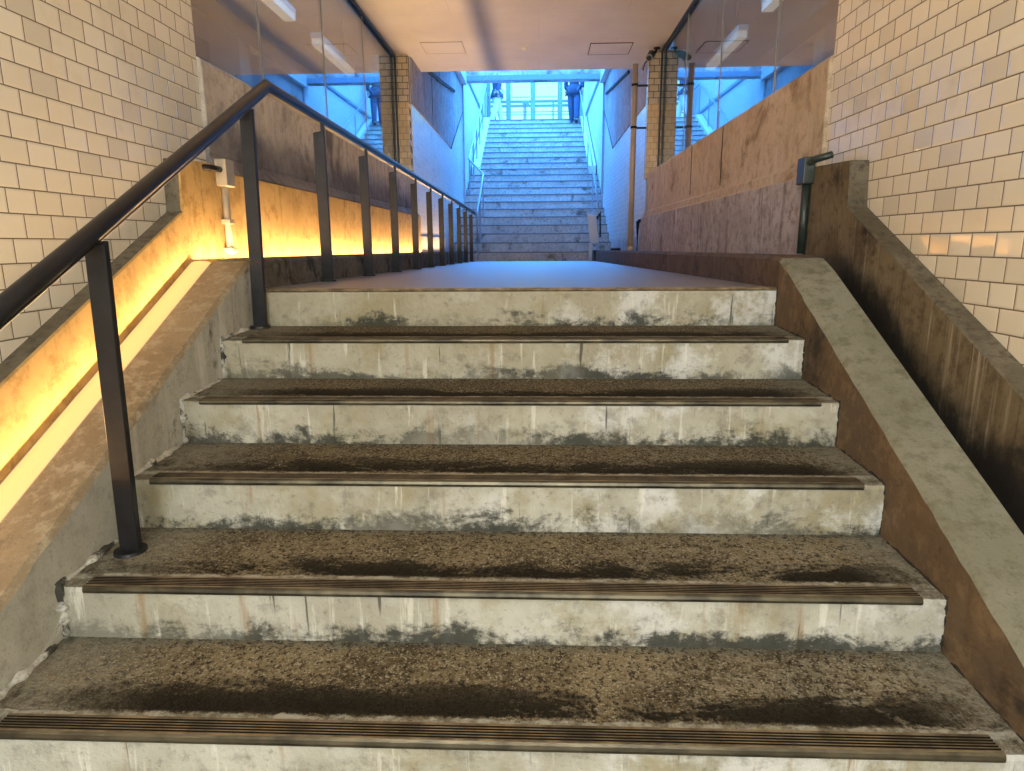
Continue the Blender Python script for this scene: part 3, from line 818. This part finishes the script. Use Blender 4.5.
# ------------------------------------------------------------------ handrails of the far stairs
def nz(y): return FZ + FR*(y-F0)/FT
h2 = empty('stair_handrail', (-1.15,10.3,-.1), 'pale blue steel handrail stepping sideways up the left of the far stairs', 'handrail')
pts = [(-1.13,9.66,.20),(-1.13,9.66,.70),(-1.13,9.72,.78),(-1.15,11.45,1.60),(-1.17,11.52,1.64),(-1.50,12.22,1.98),(-1.53,12.30,2.02),(-1.545,17.7,nz(17.7)+.86),(-1.545,18.4,4.66),(-1.545,19.3,4.66)]
b = MB(); b.tube(pts,.022,10); b.build('rail', M['blue_steel'], h2, smooth=True)
for (x,y,zt) in ((-1.13,9.66,.24),(-1.14,10.4,1.09),(-1.15,11.35,1.54),(-1.53,12.45,2.08),(-1.53,13.4,2.52),(-1.535,14.4,3.0),(-1.54,15.4,3.47),(-1.54,16.5,4.0),(-1.545,17.7,4.55),(-1.545,18.9,4.64)):
    zb = min(max(nz(y),-.14),ZT)
    b = MB(); b.cyl((x,y,zb-.05),.017,zt-zb+.05,seg=8); b.build('post', M['blue_steel'], h2)
h3 = empty('stair_handrail', (1.13,9.95,-.1), 'pale blue steel handrail climbing the right side of the far stairs', 'handrail')
b = MB(); b.tube([(1.12,9.92,.60),(1.12,9.95,.92),(1.165,14.8,nz(14.8)+.86),(1.17,17.5,nz(17.5)+.86)],.020,10); b.build('rail', M['blue_steel'], h3, smooth=True)
for y in (9.95,11.6,13.4,15.4,17.3):
    b = MB(); b.cyl((1.12+.045*min(1,(y-9.95)/4.85),y,nz(y)-.05),.014,.88,seg=8); b.build('post', M['blue_steel'], h3)
lp = empty('folding_panel', (.99,9.4,-.13), 'pale metal panel standing on a post at the foot of the far stairs', 'panel')
b = MB(); b.add([(.875,9.38,.71),(1.03,9.38,.68),(1.09,9.38,.19),(.935,9.38,.18),(.875,9.42,.71),(1.03,9.42,.68),(1.09,9.42,.19),(.935,9.42,.18)],
    [(0,3,2,1),(4,5,6,7),(0,1,5,4),(1,2,6,5),(2,3,7,6),(3,0,4,7)]); b.build('panel_board', M['plaster'], lp, bevel=.008)
b = MB(); b.box(.915,.975,9.385,9.415,-.13,.20); b.build('post', M['plaster'], lp, bevel=.004)
b = MB(); b.tube([(1.05,9.40,.62),(1.11,9.42,.72),(1.12,9.43,.30)],.018,8); b.build('lever', M['black_metal'], lp)

# ------------------------------------------------------------------ conduits and boxes
def conduit(name, X, s, y, ztop, zbot, mbox, mpipe, label, clamp):
    r = empty(name, (X-s*.02, y, zbot), label, 'conduit')
    b = MB(); b.box(min(X,X-s*.055),max(X,X-s*.055),y-.045,y+.045,ztop-.125,ztop); b.build('junction_box', mbox, r, bevel=.005)
    b = MB(); b.tube([(X-s*.022,y-.005,ztop-.12),(X-s*.022,y-.005,zbot)],.016 if s<0 else .020,12); b.build('pipe', mpipe, r, smooth=True)
    b = MB()
    b.tube([(X-s*.026,y-.03,ztop-.05),(X-s*.026,y-.13,ztop-.05),(X+s*.02,y-.17,ztop-.05)] if s < 0 else [(X-s*.026,y-.03,ztop-.03),(X-s*.026,y-.10,ztop-.02),(X+s*.03,y-.15,ztop-.005)],.013 if s<0 else .016,10); b.build('side_pipe', M['camera_black'] if s<0 else mpipe, r, smooth=True)
    for z in clamp:
        b = MB(); b.box(min(X,X-s*.045),max(X,X-s*.045),y-.032,y+.022,z-.012,z+.012); b.build('clamp', mpipe, r, bevel=.004)
conduit('conduit', DL, -1, .355, .60, .155, M['grey_box'], M['grey_box'], 'cream junction box and thin pipe on the yellow-lit left wall', (.31,.175))
conduit('conduit', DR, 1, .485, .595, .14, M['green_black'], M['green_black'], 'dark green-black junction box and pipe where the right tiled wall ends', ())
dp = empty('drain_pipe', (1.20,6.0,.09), 'tall beige drain pipe standing on the right curb near the tiled pillar', 'pipe')
b = MB(); b.tube([(1.20,6.0,.10),(1.20,6.0,2.36)],.036,18); b.build('pipe', M['beige_pipe'], dp, smooth=True)
for z in (1.62,2.12):
    b = MB(); b.box(1.22,1.385,6.03,6.05,z-.012,z+.012); b.cyl((1.20,6.0,z-.014),.042,.028,seg=18); b.build('bracket', M['camera_black'], dp)
b = MB(); b.cyl((1.20,6.0,.099),.046,.05,seg=18); b.build('foot_socket', M['beige_pipe'], dp)
b = MB(); b.tube([(1.40,6.06,.475),(1.32,6.06,.475),(1.30,6.06,.455),(1.30,6.06,-.09)],.024,12)
tag(b.build('elbow_pipe', M['camera_black'], smooth=True), 'black elbow pipe at the far end of the ochre parapet', 'pipe')
b = MB(); b.box(1.06,1.20,7.0,7.12,.088,.122)
b.box(1.075,1.185,6.99,7.0,.094,.116)
tag(b.build('curb_light', M['camera_black'], bevel=.006), 'small flat dark box on the right curb past the beige pipe', 'box')

# ------------------------------------------------------------------ security camera
sc_ = empty('security_camera', (1.33,5.85,2.30), 'black bullet security camera at the head of the right tiled pillar', 'camera')
def bullet(name, p0, p1, r, mat, parent, seg=16):
    b = MB(); b.tube([p0, p1], r, seg); return b.build(name, mat, parent, smooth=False)
b = MB(); b.cyl((1.44,5.90,CZ-.014),.04,.013,seg=18); b.build('mount', M['camera_black'], sc_)
b = MB(); b.tube([(1.44,5.90,CZ-.01),(1.42,5.88,2.46),(1.37,5.84,2.43)],.014,10); b.build('arm', M['camera_black'], sc_)
bd = bullet('housing', (1.375,5.89,2.445), (1.315,5.66,2.345), .043, M['camera_black'], sc_)
bullet('lens', (1.3155,5.662,2.346), (1.312,5.65,2.341), .030, M['lens'], bd)
b = MB(); b.tube([(1.316,5.664,2.347),(1.313,5.655,2.343)],.040,20); b.build('lens_ring', M['mullion'], bd)
b = MB(); b.tube([(1.36,5.86,2.41),(1.30,5.90,2.34),(1.285,5.95,2.28)],.007,8); b.build('cable', M['camera_black'], sc_)

# ------------------------------------------------------------------ people at the top of the far stairs
def skin_body(name, joints, edges, parent, mat, root=0, sub=2):
    me = bpy.data.meshes.new(name)
    o_ = root_loc(parent) if parent else Vector((0,0,0))
    me.from_pydata([tuple(Vector(j[:3])-o_) for j in joints], edges, [])
    o = bpy.data.objects.new(name, me); COL.objects.link(o)
    if parent: o.parent = parent
    me.materials.append(mat)
    sk = o.modifiers.new('skin','SKIN'); sk.use_smooth_shade = True
    sv = me.skin_vertices[0].data if me.skin_vertices else None
    if sv is None:
        bm = bmesh.new(); bm.from_mesh(me); bm.verts.layers.skin.verify(); bm.to_mesh(me); bm.free(); sv = me.skin_vertices[0].data
    for k, j in enumerate(joints):
        rr = j[3]; sv[k].radius = (rr, rr) if not isinstance(rr,tuple) else rr
        sv[k].use_root = (k == root)
    ss = o.modifiers.new('sub','SUBSURF'); ss.levels = sub; ss.render_levels = sub
    return o
def person(base, face, pose, label, m_top, m_leg, bag):
    """base = point on the ground, face = heading angle; limbs given in the person's own frame"""
    r = empty('person', base, label, 'person')
    ca, sa = math.cos(face), math.sin(face)
    def W(x,y,z): return (base[0]+x*ca-y*sa, base[1]+x*sa+y*ca, base[2]+z)
    fl, frr, hl, hr_ = pose          # left/right foot forward offset, hand forward offsets
    J = [W(0,0,.93)+(.125,), W(0,0,1.10)+(.125,), W(0,.0,1.30)+(.145,), W(0,0,1.42)+(.10,), W(0,.01,1.50)+(.052,), W(0,.02,1.60)+(.085,), W(0,.02,1.70)+(.075,),
         W(-.09,0,.88)+(.095,), W(-.10,fl*.45+.03,.48)+(.065,), W(-.10,fl,.09)+(.042,), W(-.10,fl+.14,.04)+(.038,),
         W(.09,0,.88)+(.095,), W(.10,frr*.45+.03,.48)+(.065,), W(.10,frr,.09)+(.042,), W(.10,frr+.14,.04)+(.038,),
         W(-.19,0,1.40)+(.058,), W(-.24,hl*.3,1.14)+(.045,), W(-.25,hl,.92)+(.034,), W(-.25,hl+.03,.84)+(.036,),
         W(.19,0,1.40)+(.058,), W(.24,hr_*.3,1.14)+(.045,), W(.25,hr_,.92)+(.034,), W(.25,hr_+.03,.84)+(.036,)]
    E_ = [(0,1),(1,2),(2,3),(3,4),(4,5),(5,6),(0,7),(7,8),(8,9),(9,10),(0,11),(11,12),(12,13),(13,14),(3,15),(15,16),(16,17),(17,18),(3,19),(19,20),(20,21),(21,22)]
    skin_body('body', J, E_, r, M['skin'])
    # clothing shells
    def shell(nm, idx, add, mat, edges):
        Q = [J[i][:3]+(J[i][3]+add,) for i in idx]
        mp = {i:k for k,i in enumerate(idx)}
        skin_body(nm, Q, [(mp[a],mp[b_]) for a,b_ in edges], r, mat)
    shell('trousers', [0,7,8,9,11,12,13], .030, m_leg, [(0,7),(7,8),(8,9),(0,11),(11,12),(12,13)])
    jk = [0,1,2,3,15,16,17,19,20,21]
    shell('jacket', jk, .022, m_top, [(0,1),(1,2),(2,3),(3,15),(15,16),(16,17),(3,19),(19,20),(20,21)])
    hm = MB(); 
    ring = []
    for z, rx, ry in ((1.04,.175,.14),(.92,.21,.17),(.78,.245,.195)):
        ring.append([W(rx*math.cos(q*PI/8), ry*math.sin(q*PI/8), z) for q in range(16)])
    n0 = 0; hm.v = [v for q in ring for v in q]
    for k in range(2):
        for q in range(16):
            w = (q+1)%16; hm.f.append([k*16+q,k*16+w,(k+1)*16+w,(k+1)*16+q]); hm.m.append(0)
    hem = hm.build('jacket_hem', m_top, r, smooth=True)
    so = hem.modifiers.new('s','SOLIDIFY'); so.thickness = .02
    for sx in (9,13):
        p, q = J[sx], J[sx+1]
        b = MB(); c0 = Vector(p[:3]); c1 = Vector(q[:3]); c0.z = base[2]+.05; c1.z = base[2]+.04
        d = (c1-c0).normalized()
        b.tube([c0-d*.05, c0, c1, c1+d*.07],[.040,.050,.047,.030],12); b.build('shoe', M['shoe'], r, smooth=True)
    # five fingers each hand
    for hi in (18,22):
        H = Vector(J[hi][:3])
        for q in range(4):
            o2 = Vector(W((q-1.5)*.002,(q-1.5)*.018,0))-Vector(base)
            ln = (.07,.08,.075,.06)[q]
            b = MB(); b.tube([H+o2+Vector((0,0,-.02)), H+o2+Vector((0,0,-.02-ln*.6)), H+o2*.8+Vector((0,0,-.02-ln))],[.009,.008,.006],8); b.build('finger', M['skin'], r)
        b = MB(); o2 = Vector(W(0,.035,0))-Vector(base); b.tube([H+o2*.5, H+o2+Vector((0,0,-.035)), H+o2*1.1+Vector((0,0,-.055))],[.011,.009,.007],8); b.build('thumb', M['skin'], r)
    # face and hair
    hd = Vector(W(0,.02,1.64))
    b = MB(); b.sphere(W(0,-.012,1.675), .108, sx=.95, sy=1.02, sz=.95); b.build('hair', M['hair'], r, smooth=True)
    b = MB(); b.sphere(W(0,.10,1.615), .016, sz=1.3); b.build('nose', M['skin'], r, smooth=True)
    for sx in (-.033,.033):
        b = MB(); b.sphere(W(sx,.088,1.64), .011); b.build('eye', M['shoe'], r, smooth=True)
        b = MB(); b.sphere(W(sx*2.6,.015,1.62), .024, sx=.4); b.build('ear', M['skin'], r, smooth=True)
    b = MB(); b.sphere(W(0,.088,1.575), .022, sz=.3, sy=.5); b.build('mouth', M['cloth_dark'], r, smooth=True)
    if bag:
        b = MB(); p = W(*bag)
        b.box(p[0]-.12,p[0]+.12,p[1]-.06,p[1]+.06,p[2]-.14,p[2]+.14); bo = b.build('bag', M['cloth_navy'], r, bevel=.03)
        b = MB(); b.tube([(p[0]-.08,p[1],p[2]+.13),(p[0]-.03,p[1],p[2]+.24),(p[0]+.03,p[1],p[2]+.24),(p[0]+.08,p[1],p[2]+.13)],.01,8); b.build('strap', M['cloth_navy'], bo)
person((1.01,17.36,ZT-FR), PI*.92, (.10,-.22,.05,-.05), 'person in dark navy coat and trousers stepping down at the right of the top step', M['cloth_dark'], M['cloth_navy'], None)
person((-1.26,18.55,ZT), -PI*.35, (.20,-.26,.12,-.10), 'person in dark jacket and white trousers striding at the left of the top landing', M['cloth_navy'], M['cloth_white'], (-.30,.05,.35) if False else None)

# ------------------------------------------------------------------ back of the lower hall
b = MB(); b.box(-1.9,1.7,-7.6,-7.5,-1.25,CZ+.3); b.build('wall_back', M['plaster'], kind='structure')

# ------------------------------------------------------------------ lights
def area(name, loc, sx, sy, power, col, direction, spread=PI):
    l = bpy.data.lights.new(name,'AREA'); l.shape='RECTANGLE'; l.size=sx; l.size_y=sy; l.energy=power; l.color=col; l.spread=spread
    o = bpy.data.objects.new(name,l); COL.objects.link(o); o.location=loc
    o.rotation_euler = Vector(direction).to_track_quat('-Z','Y').to_euler()
    return o
WARM = (1.0,.63,.29)
def along(name, y0, y1, dz, power):
    a = Vector((-1.490,y0,zc(y0)-dz)); b_ = Vector((-1.490,y1,zc(y1)-dz))
    l = bpy.data.lights.new(name,'AREA'); l.shape='RECTANGLE'; l.size=(b_-a).length; l.size_y=.09; l.energy=power; l.color=WARM
    o = bpy.data.objects.new(name,l); COL.objects.link(o); o.location=(a+b_)/2
    x = (b_-a).normalized(); n = Vector((1,0,0)).cross(x).normalized()
    if n.z < 0: n = -n
    n = (n + Vector((.25,0,0))).normalized()   # beam tilted towards the passage, more on the ceiling than the dado
    zax = -n; y = zax.cross(x)
    l.spread = math.radians(176)
    o.matrix_world = Matrix.Translation(o.location) @ Matrix((x,y,zax)).transposed().to_4x4()
    return o
along('strip_lamp_stairs', -2.85, -.02, -.002, 22)
along('strip_lamp_landing', .02, 8.6, .018, 105)
for x in (-.75,.55):
    area('batten_lamp', (x,-3.9,CZ-.09), .12, 1.4, 45, (1.0,.96,.88), (0,.25,-1))  # area fill for the added, unseen battens
# added area lamp before the closed back wall, frontal fill for the risers
area('entrance_daylight', (-.1,-7.3,.75), 3.0, 2.6, 205, (.97,1.0,.96), (0,1,.02))
# daylight: bright cyan horizon, bluer zenith
w = bpy.data.worlds.new('daylight'); SC.world = w; w.use_nodes = True
nt = w.node_tree; nt.nodes.clear()
ou = nt.nodes.new('ShaderNodeOutputWorld'); bg = nt.nodes.new('ShaderNodeBackground')
tc = nt.nodes.new('ShaderNodeTexCoord'); sp = nt.nodes.new('ShaderNodeSeparateXYZ'); rp = nt.nodes.new('ShaderNodeValToRGB')
nt.links.new(tc.outputs['Generated'], sp.inputs[0]); nt.links.new(sp.outputs[2], rp.inputs[0])
e = rp.color_ramp.elements
e[0].position = 0.0; e[0].color = (.001,.002,.002,1)
e[1].position = 1.0; e[1].color = (.05,.27,.80,1)
q = rp.color_ramp.elements.new(.004); q.color = (.026,.074,.076,1)
q = rp.color_ramp.elements.new(.22); q.color = (.026,.074,.082,1)
q = rp.color_ramp.elements.new(.45); q.color = (.045,.21,.60,1)
e = rp.color_ramp.elements
nt.links.new(rp.outputs[0], bg.inputs[0]); bg.inputs[1].default_value = 24.0
nt.links.new(bg.outputs[0], ou.inputs[0])

# ------------------------------------------------------------------ camera
f_, cx, cy, cz, yaw, pit, roll = 663.84, 0.0, -2.9378, .198, -.0401, -.2109, -.0064
fw = Vector((math.sin(yaw)*math.cos(pit), math.cos(yaw)*math.cos(pit), math.sin(pit)))
rt = Vector((math.cos(yaw), -math.sin(yaw), 0)); up = rt.cross(fw)
r2 = rt*math.cos(roll) + up*math.sin(roll); u2 = -rt*math.sin(roll) + up*math.cos(roll)
cd = bpy.data.cameras.new('camera'); cd.sensor_fit='HORIZONTAL'; cd.sensor_width=36; cd.lens = f_/1024*36; cd.clip_start=.02; cd.clip_end=200
co = bpy.data.objects.new('camera', cd); COL.objects.link(co)
co.matrix_world = Matrix.Translation((cx,cy,cz)) @ Matrix((r2,u2,-fw)).transposed().to_4x4()
SC.camera = co
SC.view_settings.view_transform='Standard'; SC.view_settings.look='None'; SC.view_settings.gamma=1; SC.view_settings.use_curve_mapping=False
SC.view_settings.exposure = 0.2
try:
    SC.cycles.use_denoising = True; SC.cycles.max_bounces = 10; SC.cycles.transparent_max_bounces = 16; SC.cycles.sample_clamp_indirect = 8
    SC.cycles.blur_glossy = .5
except Exception: pass
